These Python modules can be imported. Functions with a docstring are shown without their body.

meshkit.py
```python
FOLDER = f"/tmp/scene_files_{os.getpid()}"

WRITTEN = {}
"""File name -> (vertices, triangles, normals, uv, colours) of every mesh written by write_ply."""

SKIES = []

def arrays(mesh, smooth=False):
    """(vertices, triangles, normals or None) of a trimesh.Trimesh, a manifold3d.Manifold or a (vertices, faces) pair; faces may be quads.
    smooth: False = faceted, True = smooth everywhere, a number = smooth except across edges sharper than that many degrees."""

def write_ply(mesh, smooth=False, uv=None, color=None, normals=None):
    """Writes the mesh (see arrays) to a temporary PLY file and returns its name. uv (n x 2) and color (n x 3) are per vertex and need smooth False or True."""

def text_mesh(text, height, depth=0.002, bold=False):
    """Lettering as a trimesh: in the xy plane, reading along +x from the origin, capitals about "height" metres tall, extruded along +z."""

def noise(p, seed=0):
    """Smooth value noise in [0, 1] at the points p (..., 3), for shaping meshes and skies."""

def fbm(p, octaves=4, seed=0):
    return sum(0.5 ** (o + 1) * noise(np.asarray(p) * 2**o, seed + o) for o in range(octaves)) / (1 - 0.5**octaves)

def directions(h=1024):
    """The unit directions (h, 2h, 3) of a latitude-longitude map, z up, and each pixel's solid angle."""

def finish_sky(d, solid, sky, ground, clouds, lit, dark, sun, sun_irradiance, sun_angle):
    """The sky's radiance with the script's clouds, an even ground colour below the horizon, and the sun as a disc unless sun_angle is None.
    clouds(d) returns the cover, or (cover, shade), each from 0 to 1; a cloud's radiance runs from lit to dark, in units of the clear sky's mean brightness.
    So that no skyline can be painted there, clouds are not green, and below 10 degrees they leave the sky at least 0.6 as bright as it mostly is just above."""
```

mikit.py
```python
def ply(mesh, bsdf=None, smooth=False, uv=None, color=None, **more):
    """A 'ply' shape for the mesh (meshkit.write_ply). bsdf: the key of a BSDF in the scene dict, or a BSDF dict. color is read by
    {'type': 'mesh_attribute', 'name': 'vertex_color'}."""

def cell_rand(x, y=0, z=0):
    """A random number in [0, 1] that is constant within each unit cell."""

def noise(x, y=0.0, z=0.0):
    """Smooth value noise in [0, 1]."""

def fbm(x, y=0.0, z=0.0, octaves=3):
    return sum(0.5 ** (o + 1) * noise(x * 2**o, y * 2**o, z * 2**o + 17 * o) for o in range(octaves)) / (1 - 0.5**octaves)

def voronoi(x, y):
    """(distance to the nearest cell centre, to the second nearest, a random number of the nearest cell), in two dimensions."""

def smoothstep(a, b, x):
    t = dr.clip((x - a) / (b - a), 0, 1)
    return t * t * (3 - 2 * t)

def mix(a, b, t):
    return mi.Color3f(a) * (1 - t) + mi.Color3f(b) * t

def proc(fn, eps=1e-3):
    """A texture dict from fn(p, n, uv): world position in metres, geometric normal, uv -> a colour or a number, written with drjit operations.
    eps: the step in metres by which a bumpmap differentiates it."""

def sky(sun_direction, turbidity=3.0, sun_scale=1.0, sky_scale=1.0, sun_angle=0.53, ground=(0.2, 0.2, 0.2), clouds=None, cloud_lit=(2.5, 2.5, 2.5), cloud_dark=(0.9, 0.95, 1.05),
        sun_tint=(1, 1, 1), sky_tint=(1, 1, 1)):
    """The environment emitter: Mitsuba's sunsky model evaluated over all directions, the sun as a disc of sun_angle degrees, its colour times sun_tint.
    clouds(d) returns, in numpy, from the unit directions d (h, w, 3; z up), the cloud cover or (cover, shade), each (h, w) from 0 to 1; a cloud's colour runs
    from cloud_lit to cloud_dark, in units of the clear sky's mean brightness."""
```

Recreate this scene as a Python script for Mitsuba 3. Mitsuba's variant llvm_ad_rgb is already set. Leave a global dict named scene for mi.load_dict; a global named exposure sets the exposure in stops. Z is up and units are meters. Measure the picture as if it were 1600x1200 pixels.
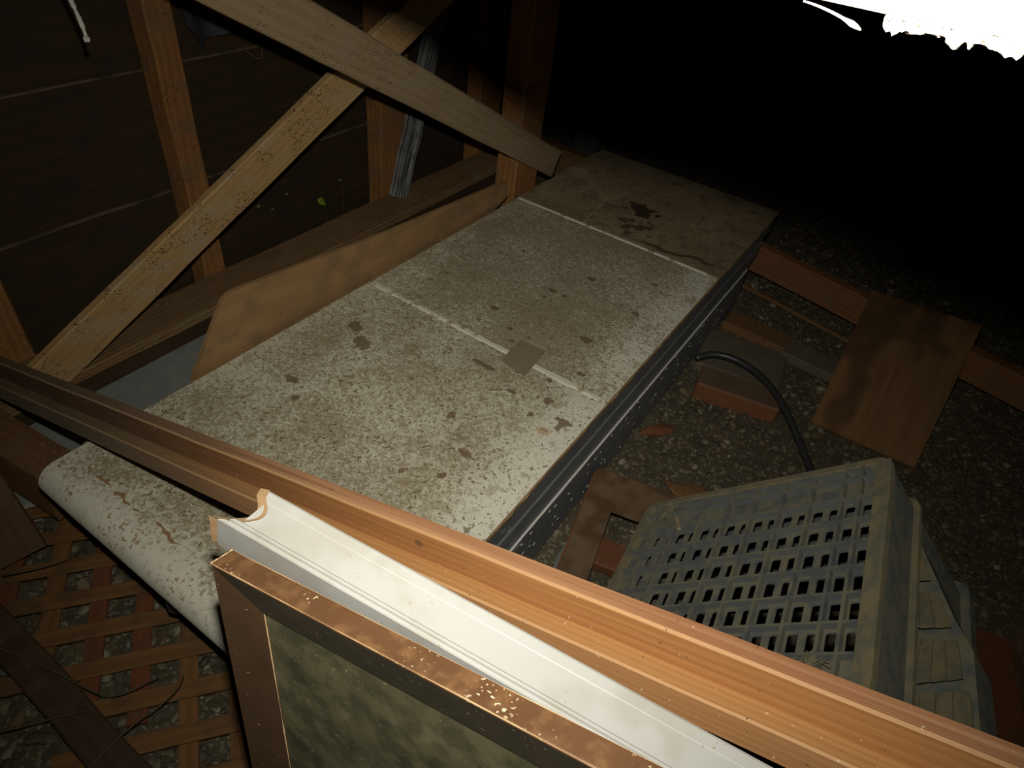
import math, random
import numpy as np, trimesh, drjit as dr, mitsuba as mi
import mikit, meshkit
from mikit import noise, fbm, smoothstep, mix, proc
from shapely.geometry import Polygon, box as sbox
from shapely import affinity

# ------------------------------------------------------------------ camera, light, exposure
T = mi.ScalarTransform4f
EYE = np.array([0.0, 0.0, 1.15])
PITCH, ROLL, YAW = math.radians(41.2), math.radians(-8.1), math.radians(-29.0)
FWD = np.array([math.sin(YAW) * math.cos(PITCH), math.cos(YAW) * math.cos(PITCH), -math.sin(PITCH)])
_r = np.array([math.cos(YAW), -math.sin(YAW), 0.0])
_d = np.cross(FWD, _r)
RIGHT = _r * math.cos(ROLL) + _d * math.sin(ROLL)
DOWN = -_r * math.sin(ROLL) + _d * math.cos(ROLL)
M = np.eye(4)
M[:3, 0], M[:3, 1], M[:3, 2], M[:3, 3] = -RIGHT, -DOWN, FWD, EYE
scene, labels = {}, {}
scene['camera'] = {'type': 'perspective', 'fov': 2 * math.degrees(math.atan(800 / 1030)), 'fov_axis': 'x', 'near_clip': 0.01, 'far_clip': 100.0, 'to_world': T(M)}
# the camera's own flash, a small tube a few centimetres above the lens
FLASH = EYE - DOWN * 0.065
FLASH_POWER = 4.0
for i in range(4):
    for j in range(3):
        p = FLASH + RIGHT * (i - 1.5) * 0.004 + DOWN * (j - 1) * 0.0055
        scene[f'flash_tube_{i}{j}'] = {'type': 'spot', 'to_world': T().look_at(origin=p.tolist(), target=(p + FWD).tolist(), up=[0, 0, 1]), 'cutoff_angle': 54.0, 'beam_width': 13.0,
                                       'intensity': {'type': 'rgb', 'value': [FLASH_POWER / 12 * c for c in (0.985, 0.97, 0.84)]}}
exposure = 0.0
rng = np.random.default_rng(7)
random.seed(7)

# ------------------------------------------------------------------ helpers
def n3(v):
    v = np.asarray(v, float)
    return v / np.linalg.norm(v)

def numbered(key):
    if not any(k == key or k.startswith(key + '__') for k in list(scene) + list(labels)):
        return key
    i = 1
    while any(k == f'{key}_{i:03d}' or k.startswith(f'{key}_{i:03d}__') for k in list(scene) + list(labels)):
        i += 1
    return f'{key}_{i:03d}'

def thing(name, label, cat, group=None):
    key = numbered(name)
    labels[key] = {'label': label, 'category': cat}
    if group:
        labels[key]['group'] = group
    return key

def put(key, mesh, bsdf, smooth=False, parent=None, label=None, stuff=False, uv=None, color=None):
    """One entry of the scene. mesh: trimesh / (v, f) / (v, f, uv) from the profile builders."""
    if parent is not None:
        base, i = parent + '__' + key, 1
        key = base
        while key in scene:
            key = f'{base}_{i:03d}'
            i += 1
    if isinstance(mesh, tuple) and len(mesh) == 3:
        uv = mesh[2]
        mesh = (mesh[0], mesh[1])
    scene[key] = mikit.ply(mesh, bsdf, smooth=smooth, uv=uv, color=color)
    if label or stuff:
        e = labels.setdefault(key, {})
        if label:
            e['label'] = label
        if stuff:
            e['kind'] = 'stuff'
    return key

def structure(key, label):
    labels[key] = {'label': label, 'kind': 'structure'}
    return key

def profile_bar(p0, p1, prof, xa, ya, seg=10, wob=0.0, seed=0, uoff=0.0, voff=0.0, cut0=None, cut1=None, edge_ids=None):
    """A bar along p0-p1 with the closed outline prof (n x 2, in xa, ya), flat faces, uv = (metres along, metres around)."""
    p0, p1, xa, ya = (np.asarray(a, float) for a in (p0, p1, xa, ya))
    prof = np.asarray(prof, float)
    L = np.linalg.norm(p1 - p0)
    d = (p1 - p0) / L
    flipped = False
    if np.dot(np.cross(xa, ya), d) * (np.sum(prof[:, 0] * np.roll(prof[:, 1], -1) - np.roll(prof[:, 0], -1) * prof[:, 1])) < 0:
        prof, flipped = prof[::-1], True
        if edge_ids:
            edge_ids = edge_ids[:-1][::-1] + edge_ids[-1:]
    n = len(prof)
    ts = np.linspace(0, 1, seg + 1)
    rings = np.empty((seg + 1, n, 3))
    for k, t in enumerate(ts):
        for i, (a, b) in enumerate(prof):
            P = p0 + d * L * t + xa * a + ya * b
            if cut0 is not None and k == 0:
                P = P + d * cut0(a, b)
            if cut1 is not None and k == seg:
                P = P + d * cut1(a, b)
            rings[k, i] = P
    if wob:
        q = rings.reshape(-1, 3)
        off = np.stack([meshkit.noise(q * 14 + 31.7 * s, seed + s) - 0.5 for s in range(3)], -1) * 2 * wob
        rings = rings + off.reshape(rings.shape)
    V, F, UV = [], [], []
    per = np.r_[0, np.cumsum(np.linalg.norm(prof - np.roll(prof, -1, 0), axis=1))]
    for k in range(seg):
        for i in range(n):
            j = (i + 1) % n
            b = len(V)
            V += [rings[k, i], rings[k, j], rings[k + 1, j], rings[k + 1, i]]
            u0, u1 = ts[k] * L + uoff, ts[k + 1] * L + uoff
            va, vb = per[i] + voff, per[i + 1] + voff
            if edge_ids:
                ln = per[i + 1] - per[i]
                va, vb = (edge_ids[i], edge_ids[i] + ln) if not flipped else (edge_ids[i] + ln, edge_ids[i])
            UV += [(u0, va), (u0, vb), (u1, vb), (u1, va)]
            F += [(b, b + 1, b + 2), (b, b + 2, b + 3)]
    for k, rev in ((0, True), (seg, False)):
        poly = Polygon(prof)
        vv, ff = trimesh.creation.triangulate_polygon(poly, engine='earcut')
        idx = [int(np.argmin(np.linalg.norm(prof - q, axis=1))) for q in vv]
        b = len(V)
        for q in idx:
            V.append(rings[k, q])
            UV.append((9.0 + prof[q][0] * 0.4 + uoff, prof[q][1] * 0.4 + voff + (6.5 if edge_ids else 0)))
        for f in ff:
            a, c, e = idx[f[0]], idx[f[1]], idx[f[2]]
            s = (prof[c][0] - prof[a][0]) * (prof[e][1] - prof[a][1]) - (prof[c][1] - prof[a][1]) * (prof[e][0] - prof[a][0])
            t = (b + f[0], b + f[1], b + f[2]) if s > 0 else (b + f[0], b + f[2], b + f[1])
            F.append((t[0], t[2], t[1]) if rev else t)
    return np.array(V), np.array(F), np.array(UV)

def rect(w, h, c=0.003):
    a, b = w / 2, h / 2
    return [(-a + c, -b), (a - c, -b), (a, -b + c), (a, b - c), (a - c, b), (-a + c, b), (-a, b - c), (-a, -b + c)]

_seed = [0]
def timber(p0, p1, w, h, xa, c=0.003, seg=14, wob=0.0015, cut0=None, cut1=None):
    """A sawn timber centred on p0-p1; xa: roughly the direction of w."""
    p0, p1 = np.asarray(p0, float), np.asarray(p1, float)
    d = n3(p1 - p0)
    ya = n3(np.cross(d, xa))
    xa = np.cross(ya, d)
    _seed[0] += 1
    return profile_bar(p0, p1, rect(w, h, c), xa, ya, seg, wob, _seed[0] * 3, uoff=_seed[0] * 1.7, voff=_seed[0] * 0.83, cut0=cut0, cut1=cut1)

def prism(poly, o, xa, ya, za, depth, hi=0.0):
    """shapely polygon in (xa, ya) at o, from hi to hi + depth along za."""
    m = trimesh.creation.extrude_polygon(poly, depth, engine='earcut')
    v = np.asarray(m.vertices)
    xa, ya, za = (np.asarray(a, float) for a in (xa, ya, za))
    P = np.asarray(o, float) + v[:, :1] * xa + v[:, 1:2] * ya + (v[:, 2:] + hi) * za
    f = np.asarray(m.faces)
    if np.dot(np.cross(xa, ya), za) < 0:
        f = f[:, ::-1]
    return trimesh.Trimesh(P, f, process=False)

def tube(path, r, n=8, closed=True):
    path = np.asarray(path, float)
    r = np.broadcast_to(r, len(path))
    V, F = [], []
    up = np.array([0.3, 0.2, 0.93])
    for k, p in enumerate(path):
        d = n3(path[min(k + 1, len(path) - 1)] - path[max(k - 1, 0)])
        x = n3(np.cross(up, d))
        y = np.cross(d, x)
        for i in range(n):
            a = 2 * math.pi * i / n
            V.append(p + (x * math.cos(a) + y * math.sin(a)) * r[k])
    for k in range(len(path) - 1):
        for i in range(n):
            j = (i + 1) % n
            a, b, c, e = k * n + i, k * n + j, (k + 1) * n + j, (k + 1) * n + i
            F += [(a, b, c), (a, c, e)]
    for k, s in ((0, 1), (len(path) - 1, -1)):
        V.append(path[k])
        for i in range(n):
            j = (i + 1) % n
            F.append((len(V) - 1, k * n + j, k * n + i) if s > 0 else (len(V) - 1, k * n + i, k * n + j))
    return trimesh.Trimesh(np.array(V), np.array(F), process=False)

def spline(pts, n=40):
    from scipy.interpolate import CubicSpline
    pts = np.asarray(pts, float)
    t = np.r_[0, np.cumsum(np.linalg.norm(np.diff(pts, axis=0), axis=1))]
    return CubicSpline(t, pts)(np.linspace(0, t[-1], n))

def join(ms):
    return trimesh.util.concatenate([m if isinstance(m, trimesh.Trimesh) else trimesh.Trimesh(m[0], m[1], process=False) for m in ms])

X, Y, Z = np.eye(3)

def cbox(o, xa, ya, za, x0, x1, y0, y1, z0, z1, c=0.002):
    """A box with chamfered edges in a local frame."""
    pts = []
    for sx, x in ((1, x0), (-1, x1)):
        for sy, y in ((1, y0), (-1, y1)):
            for sz, z in ((1, z0), (-1, z1)):
                pts += [(x + sx * c, y + sy * c, z), (x + sx * c, y, z + sz * c), (x, y + sy * c, z + sz * c)]
    h = trimesh.convex.convex_hull(np.array(pts))
    v = np.asarray(h.vertices)
    f = np.asarray(h.faces)
    P = np.asarray(o, float) + v[:, :1] * np.asarray(xa) + v[:, 1:2] * np.asarray(ya) + v[:, 2:] * np.asarray(za)
    if np.dot(np.cross(xa, ya), za) < 0:
        f = f[:, ::-1]
    return trimesh.Trimesh(P, f, process=False)

# ------------------------------------------------------------------ materials
def bsdf(key, fn, rough=0.75, spec=0.25, bump=None, scale=1.0):
    d = {'type': 'principled', 'base_color': proc(fn) if callable(fn) else {'type': 'rgb', 'value': list(fn)}, 'roughness': rough, 'specular': spec}
    if bump is not None:
        d = {'type': 'bumpmap', 'arbitrary': proc(bump), 'scale': scale, 'nested_bsdf': d}
    scene[key] = {'type': 'twosided', 'nested': d}
    return key

def wood(light, dark, dirt, dirt_amt, speck=0.0, freq=1.0):
    def fn(p, n, uv):
        u, v = uv.x, uv.y
        bend = fbm(u * 2.1, v * 9.0, 0.0, 2)
        rings = dr.sin((v * 330 * freq + bend * 14.0)) * 0.5 + 0.5
        fine = noise(u * 14, v * 700)
        g = 0.55 * rings + 0.45 * fine
        c = mix(dark, light, g * 0.75 + 0.25 * noise(u * 4, v * 30))
        d = smoothstep(0.45, 0.75, fbm(p.x * 22 + 3.0, p.y * 22, p.z * 22, 3)) * dirt_amt
        c = mix(c, dirt, d)
        if speck:
            s = smoothstep(0.66, 0.74, noise(p.x * 330, p.y * 330, p.z * 330)) * smoothstep(0.45, 0.65, fbm(p.x * 24 + 9, p.y * 24, p.z * 24, 2)) * speck
            c = mix(c, (0.06, 0.035, 0.015), s)
            s2 = smoothstep(0.90, 0.94, noise(p.x * 210 + 40, p.y * 210, p.z * 210))
            c = mix(c, mix(c, (0.6, 0.52, 0.4), 0.45), s2 * speck)
        return c
    return fn

bsdf('mat_brace_wood', wood((0.42, 0.26, 0.11), (0.33, 0.19, 0.075), (0.36, 0.28, 0.17), 0.6, 0.9))
bsdf('mat_grey_brown_wood', wood((0.27, 0.19, 0.11), (0.20, 0.135, 0.075), (0.24, 0.18, 0.12), 0.6, 0.6))
bsdf('mat_orange_wood', wood((0.31, 0.14, 0.046), (0.20, 0.083, 0.026), (0.17, 0.10, 0.05), 0.8, 0.7))
bsdf('mat_beam_wood', wood((0.185, 0.08, 0.032), (0.125, 0.05, 0.019), (0.13, 0.07, 0.035), 0.7, 0.3))
bsdf('mat_old_board', wood((0.085, 0.046, 0.02), (0.055, 0.028, 0.012), (0.10, 0.06, 0.03), 0.6, 0.2))
bsdf('mat_plate_wood', wood((0.25, 0.15, 0.07), (0.10, 0.052, 0.022), (0.2, 0.14, 0.08), 0.5, 0.5, 1.6))
bsdf('mat_dark_wood', wood((0.055, 0.032, 0.017), (0.032, 0.018, 0.009), (0.06, 0.04, 0.025), 0.6, 0.2))
bsdf('mat_brown_wood', wood((0.16, 0.08, 0.032), (0.10, 0.046, 0.018), (0.13, 0.08, 0.04), 0.6, 0.4))
bsdf('mat_lattice_wood', wood((0.165, 0.080, 0.027), (0.10, 0.045, 0.014), (0.07, 0.042, 0.02), 0.8))
bsdf('mat_lattice_red_wood', wood((0.15, 0.05, 0.02), (0.10, 0.03, 0.012), (0.07, 0.04, 0.02), 0.7))
bsdf('mat_weatherboard', wood((0.050, 0.029, 0.014), (0.032, 0.018, 0.009), (0.030, 0.021, 0.013), 0.9, 0.0, 0.5))
bsdf('mat_ledge_dust', wood((0.13, 0.095, 0.06), (0.085, 0.06, 0.036), (0.05, 0.032, 0.02), 0.9))
bsdf('mat_plywood', wood((0.25, 0.145, 0.065), (0.19, 0.10, 0.042), (0.16, 0.10, 0.05), 0.8, 0.1, 0.35))
bsdf('mat_raw_end_wood', wood((0.42, 0.27, 0.14), (0.34, 0.2, 0.1), (0.3, 0.18, 0.1), 0.5))

def weathered(p, n, uv):
    g = noise(uv.x * 9, uv.y * 420)
    c = mix((0.05, 0.05, 0.052), (0.25, 0.25, 0.25), smoothstep(0.3, 0.75, g * 0.6 + 0.4 * fbm(p.x * 30, p.y * 30, p.z * 30, 3)))
    return c
bsdf('mat_weathered_wood', weathered)

def jamb(p, n, uv):
    """New sawn timber on the right, under dust on the far left end."""
    u, v = uv.x, uv.y
    bend = fbm(u * 1.3, v * 12, 0.0, 2)
    rings = dr.sin(v * 900 + bend * 20) * 0.5 + 0.5
    fine = noise(u * 10, v * 1500)
    face = dr.floor(v)                      # 1 top, 2 upper riser, 3 tread, 4 lower riser, 5 arrises
    w = v - face
    g = rings * 0.35 + 0.65 * fine
    c = mix((0.245, 0.098, 0.031), (0.355, 0.165, 0.058), g)
    c = dr.select(face == 1, mix((0.27, 0.118, 0.055), (0.385, 0.20, 0.105), smoothstep(0.25, 0.75, noise(u * 5, w * 260) * 0.6 + 0.4 * fine)), c)
    c = dr.select(face == 3, mix((0.275, 0.125, 0.043), (0.37, 0.188, 0.070), g), c)
    c = dr.select(face == 4, mix((0.25, 0.115, 0.045), (0.34, 0.168, 0.070), g), c)
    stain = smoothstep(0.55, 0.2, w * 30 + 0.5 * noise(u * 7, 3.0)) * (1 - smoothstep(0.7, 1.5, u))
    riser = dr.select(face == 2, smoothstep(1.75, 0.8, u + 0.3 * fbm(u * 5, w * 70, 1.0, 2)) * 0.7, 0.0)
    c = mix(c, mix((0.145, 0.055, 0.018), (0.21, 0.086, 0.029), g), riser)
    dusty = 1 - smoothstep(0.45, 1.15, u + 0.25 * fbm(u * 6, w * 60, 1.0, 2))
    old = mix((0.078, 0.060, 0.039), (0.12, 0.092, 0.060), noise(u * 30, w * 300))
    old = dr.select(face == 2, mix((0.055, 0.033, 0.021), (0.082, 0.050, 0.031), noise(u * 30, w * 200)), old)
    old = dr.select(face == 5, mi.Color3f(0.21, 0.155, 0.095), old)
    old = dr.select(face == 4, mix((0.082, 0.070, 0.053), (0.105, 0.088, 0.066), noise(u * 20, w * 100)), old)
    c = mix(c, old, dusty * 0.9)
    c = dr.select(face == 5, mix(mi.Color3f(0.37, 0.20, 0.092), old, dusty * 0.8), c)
    knot = (1 - smoothstep(0.002, 0.0052, dr.sqrt(dr.square(u - 1.08) * 0.35 + dr.square(w - 0.013)))) * dr.select(face == 2, 1.0, 0.0)
    c = mix(c, (0.09, 0.05, 0.025), knot * 0.8)
    groove = dr.select(face == 2, smoothstep(0.0022, 0.0008, dr.abs(w - 0.0335)), 0.0)
    c = mix(c, (0.10, 0.045, 0.018), groove * 0.8)
    s = smoothstep(0.935, 0.96, noise(p.x * 320 + 4, p.y * 320, p.z * 320)) * 0.7
    c = mix(c, (0.09, 0.05, 0.03), smoothstep(0.955, 0.965, noise(p.x * 220 + 9, p.y * 220, p.z * 220)))
    return mix(c, (0.52, 0.42, 0.29), s)
bsdf('mat_jamb_wood', jamb, 0.7, 0.25)

def white_paint(p, n, uv):
    a = fbm(p.x * 28, p.y * 28, p.z * 28, 3)
    c = mix((0.37, 0.358, 0.343), (0.33, 0.31, 0.28), smoothstep(0.4, 0.7, a))
    s = smoothstep(0.88, 0.92, noise(p.x * 420, p.y * 420, p.z * 420)) * smoothstep(0.45, 0.65, noise(p.x * 50 + 5, p.y * 50, p.z * 50))
    return mix(c, (0.30, 0.22, 0.14), s * 0.7)
bsdf('mat_white_paint', white_paint, 0.55, 0.35)

def frame_paint(p, n, uv):
    a = fbm(p.x * 40, p.y * 40, p.z * 40, 3)
    c = mix((0.080, 0.036, 0.016), (0.112, 0.053, 0.024), a)
    dust = smoothstep(0.42, 0.75, fbm(p.x * 110 + 7, p.y * 110, p.z * 110, 4)) * smoothstep(-0.2, 0.6, n.z) * 0.7
    c = mix(c, (0.17, 0.088, 0.038), dust)
    crumbs = smoothstep(0.78, 0.84, noise(p.x * 620, p.y * 620, p.z * 620)) * smoothstep(0.5, 0.75, noise(p.x * 34 + 2.2, p.y * 34, p.z * 34)) * smoothstep(0.2, 0.6, n.z)
    return mix(c, (0.62, 0.48, 0.32), crumbs * 0.9)
bsdf('mat_frame_paint', frame_paint, 0.45, 0.4)
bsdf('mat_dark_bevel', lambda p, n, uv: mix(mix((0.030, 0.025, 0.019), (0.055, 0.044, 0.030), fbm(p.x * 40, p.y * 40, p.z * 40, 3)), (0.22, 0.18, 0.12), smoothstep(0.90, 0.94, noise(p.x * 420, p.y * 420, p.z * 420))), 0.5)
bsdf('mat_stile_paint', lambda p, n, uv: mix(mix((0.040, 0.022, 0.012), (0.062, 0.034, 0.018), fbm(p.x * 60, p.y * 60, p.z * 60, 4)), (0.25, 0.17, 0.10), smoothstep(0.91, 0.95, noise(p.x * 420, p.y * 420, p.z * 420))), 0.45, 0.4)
bsdf('mat_worn_edge', lambda p, n, uv: mix((0.36, 0.21, 0.10), (0.46, 0.32, 0.18), noise(p.x * 200, p.y * 200, p.z * 200)))

def panel_green(p, n, uv):
    a = fbm(p.x * 70, p.y * 70, p.z * 70, 5)
    c = mix((0.046, 0.042, 0.023), (0.076, 0.069, 0.037), smoothstep(0.3, 0.7, a))
    b = smoothstep(0.55, 0.75, fbm(p.x * 55 + 11, p.y * 55, p.z * 40, 5))
    c = mix(c, (0.026, 0.025, 0.015), b * 0.6)
    w = smoothstep(0.55, 0.8, fbm(p.x * 60 + 31, p.y * 60, p.z * 60, 5))
    c = mix(c, (0.115, 0.103, 0.062), w * 0.6)
    s = smoothstep(0.88, 0.93, noise(p.x * 520, p.y * 520, p.z * 520))
    return mix(c, (0.26, 0.23, 0.12), s * 0.6)
bsdf('mat_panel_green', panel_green, 0.6, 0.3)

SPOTS = [(-0.553, 1.33, .022, .017), (-0.60, 1.215, .020, .013), (-0.566, 1.215, .012, .010), (-0.60, 1.18, .010, .010), (-0.66, 1.06, .022, .013), (-0.44, 1.10, .026, .022), (-0.40, 1.27, .020, .016),
         (-0.59, 1.02, .013, .012), (-0.56, .985, .011, .009), (-0.39, 0.99, .015, .012), (-0.43, .93, .011, .011), (-0.40, .875, .022, .018), (-0.405, .82, .013, .015), (-0.345, .845, .030, .014),
         (-0.42, 1.42, .016, .014), (-0.345, .83, .012, .03), (-0.47, .85, .02, .009), (-0.44, .66, .030, .013), (-0.44, .595, .012, .013), (-0.66, 1.0, .012, .010), (-0.54, 1.02, .008, .009),
         (-0.84, .80, .030, .026), (-0.79, .77, .042, .03), (-0.81, .60, .03, .015), (-0.77, .57, .014, .012), (-0.52, .72, .013, .02), (-0.50, .56, .01, .01), (-0.56, .88, .05, .012), (-0.60, .95, .04, .01)]

def counter(p, n, uv):
    """White laminate under soil: thin mottled dirt on the near sheet, more of it on the middle one, a brown film on the far one."""
    x, y = p.x, p.y
    f1 = fbm(x * 190, y * 190, 2.0, 4)
    f2 = fbm(x * 9 + 3, y * 9, 5.0, 4)
    f3 = noise(x * 800, y * 800)
    wx, wy = x + 0.01 * noise(x * 60, y * 60, 1.0), y + 0.01 * noise(x * 60, y * 60, 7.0)
    fib = fbm(wx * 900 + wy * 360, wy * 170 - wx * 110, 1.0, 2)
    fib2 = fbm(wx * 240 - wy * 820, wy * 300 + wx * 110, 4.0, 2)
    base = mix((0.50, 0.475, 0.375), (0.41, 0.38, 0.285), f2)
    base = mix(base, (0.54, 0.51, 0.43), dr.maximum(smoothstep(-0.42, -0.33, x), 1 - smoothstep(0.21, 0.27, y)) * 0.8)
    far = smoothstep(1.565, 1.575, y)
    mid = smoothstep(0.945, 0.955, y) * (1 - far)
    nose = 1 - smoothstep(0.215, 0.29, y + 0.09 * (f2 - 0.5) + 0.06 * (f1 - 0.5))
    edge = smoothstep(-0.47, -0.335, x + 0.10 * (f2 - 0.5)) * (1 - far)
    edge2 = 1 - smoothstep(-0.93, -0.84, x + 0.08 * (f2 - 0.5))
    amt = 0.60 + 0.20 * mid - 0.40 * edge - 0.16 * edge2 - 0.52 * nose + 0.55 * (f2 - 0.5)
    k = 0.34 * f1 + 0.14 * f3 + 0.27 * fib + 0.25 * fib2
    dirt = smoothstep(0.56 - 0.36 * amt, 0.82 - 0.36 * amt, k)
    soil = mix((0.150, 0.108, 0.060), (0.235, 0.185, 0.115), f3)
    c = mix(base, soil, dirt * 0.82)
    c = mix(c, (0.20, 0.155, 0.085), smoothstep(0.60, 0.75, fbm(x * 48 + 5, y * 48, 9.0, 4)) * 0.45 * (1 - nose))
    film = mix((0.135, 0.090, 0.046), (0.24, 0.182, 0.11), smoothstep(0.3, 0.7, f2 * 0.55 + f1 * 0.45))
    film = mix(film, (0.28, 0.24, 0.16), smoothstep(0.55, 0.8, f1 * 0.5 + fib * 0.5) * 0.45)
    film = mix(film, (0.075, 0.045, 0.022), smoothstep(0.58, 0.72, fbm(x * 30 + 2, y * 30, 6.0, 5)) * 0.6)
    film = mix(film, (0.34, 0.28, 0.17), smoothstep(0.80, 0.86, f3) * smoothstep(0.45, 0.62, noise(x * 16 + 1, y * 16, 2.0)) * 0.7)
    c = mix(c, film, far * 0.9)
    wob = 0.9 * (fbm(x * 110, y * 110, 0.0, 3) - 0.5)
    m = mi.Float(0)
    for (sx, sy, a, b) in SPOTS:
        d = dr.sqrt(dr.square((x - sx) / (a * 0.62)) + dr.square((y - sy) / (b * 0.62))) + wob
        m = dr.maximum(m, 1 - smoothstep(0.75, 1.0, d))
    c = mix(c, mix((0.105, 0.062, 0.034), (0.15, 0.095, 0.055), f3), m * (1 - far) * 0.85)
    # flaked-off patch of the far sheet and its crack
    d = dr.sqrt(dr.square((x + 0.625) / 0.055) + dr.square((y - 1.775) / 0.048)) + 1.6 * (fbm(x * 40, y * 40, 7.0, 3) - 0.5)
    c = mix(c, (0.045, 0.03, 0.018), (1 - smoothstep(0.65, 0.75, d)) * far)
    d2 = dr.sqrt(dr.square((x + 0.61) / 0.07) + dr.square((y - 1.66) / 0.05)) + 2.4 * (fbm(x * 50 + 9, y * 50, 7.0, 3) - 0.5)
    c = mix(c, (0.075, 0.045, 0.025), (1 - smoothstep(0.5, 0.62, d2)) * far * 0.9)
    d3 = dr.abs(y - (1.60 + 0.16 * (x + 0.50)) + 0.03 * (fbm(x * 25, 1.0, 0.0, 2) - 0.5)) / (0.009 * smoothstep(-0.62, -0.45, x) * (1 - smoothstep(-0.36, -0.33, x)) + 0.0005)
    c = mix(c, (0.06, 0.034, 0.018), (1 - smoothstep(0.6, 1.0, d3)) * far * 0.85)
    # a pale scratch across the middle joint, cut marks on the near edge
    d4 = dr.abs((x + 0.70) - (y - 1.42) * -0.12) / 0.0025
    c = mix(c, (0.36, 0.31, 0.22), (1 - smoothstep(0.5, 1.0, d4)) * smoothstep(1.22, 1.26, y) * (1 - smoothstep(1.74, 1.8, y)) * 0.55)
    d5 = dr.abs(y - 0.246 + 0.012 * (fbm(x * 60, 0.0, 3.0, 3) - 0.5)) / (0.0042 * smoothstep(0.3, 0.7, fbm(x * 60, 2.0, 3.0, 3)) + 0.0002)
    c = mix(c, (0.22, 0.13, 0.06), (1 - smoothstep(0.6, 1.0, d5)) * smoothstep(-0.905, -0.88, x) * (1 - smoothstep(-0.67, -0.62, x)))
    rs = smoothstep(0.60, 0.72, fbm(x * 230 + 3, y * 230, p.z * 230, 2)) * smoothstep(0.45, 0.7, noise(x * 30, y * 30, 3.0)) * (1 - smoothstep(0.28, 0.36, y))
    c = mix(c, (0.24, 0.12, 0.055), rs * 0.8)
    c = mix(c, (0.10, 0.062, 0.034), smoothstep(0.80, 0.88, noise(x * 260 + 7, y * 260, 4.0)) * 0.7 * (1 - nose))
    rust = (1 - smoothstep(0.4, 1.0, dr.sqrt(dr.square((x + 0.365) / 0.018) + dr.square((y - 0.80) / 0.014)) + wob))
    return mix(c, (0.30, 0.15, 0.05), rust * 0.6)
bsdf('mat_counter', counter, 0.5, 0.35)
bsdf('mat_joint_strip', lambda p, n, uv: mix((0.50, 0.46, 0.38), (0.28, 0.22, 0.14), smoothstep(0.5, 0.7, fbm(p.x * 60, p.y * 60, 0.0, 3))))
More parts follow.
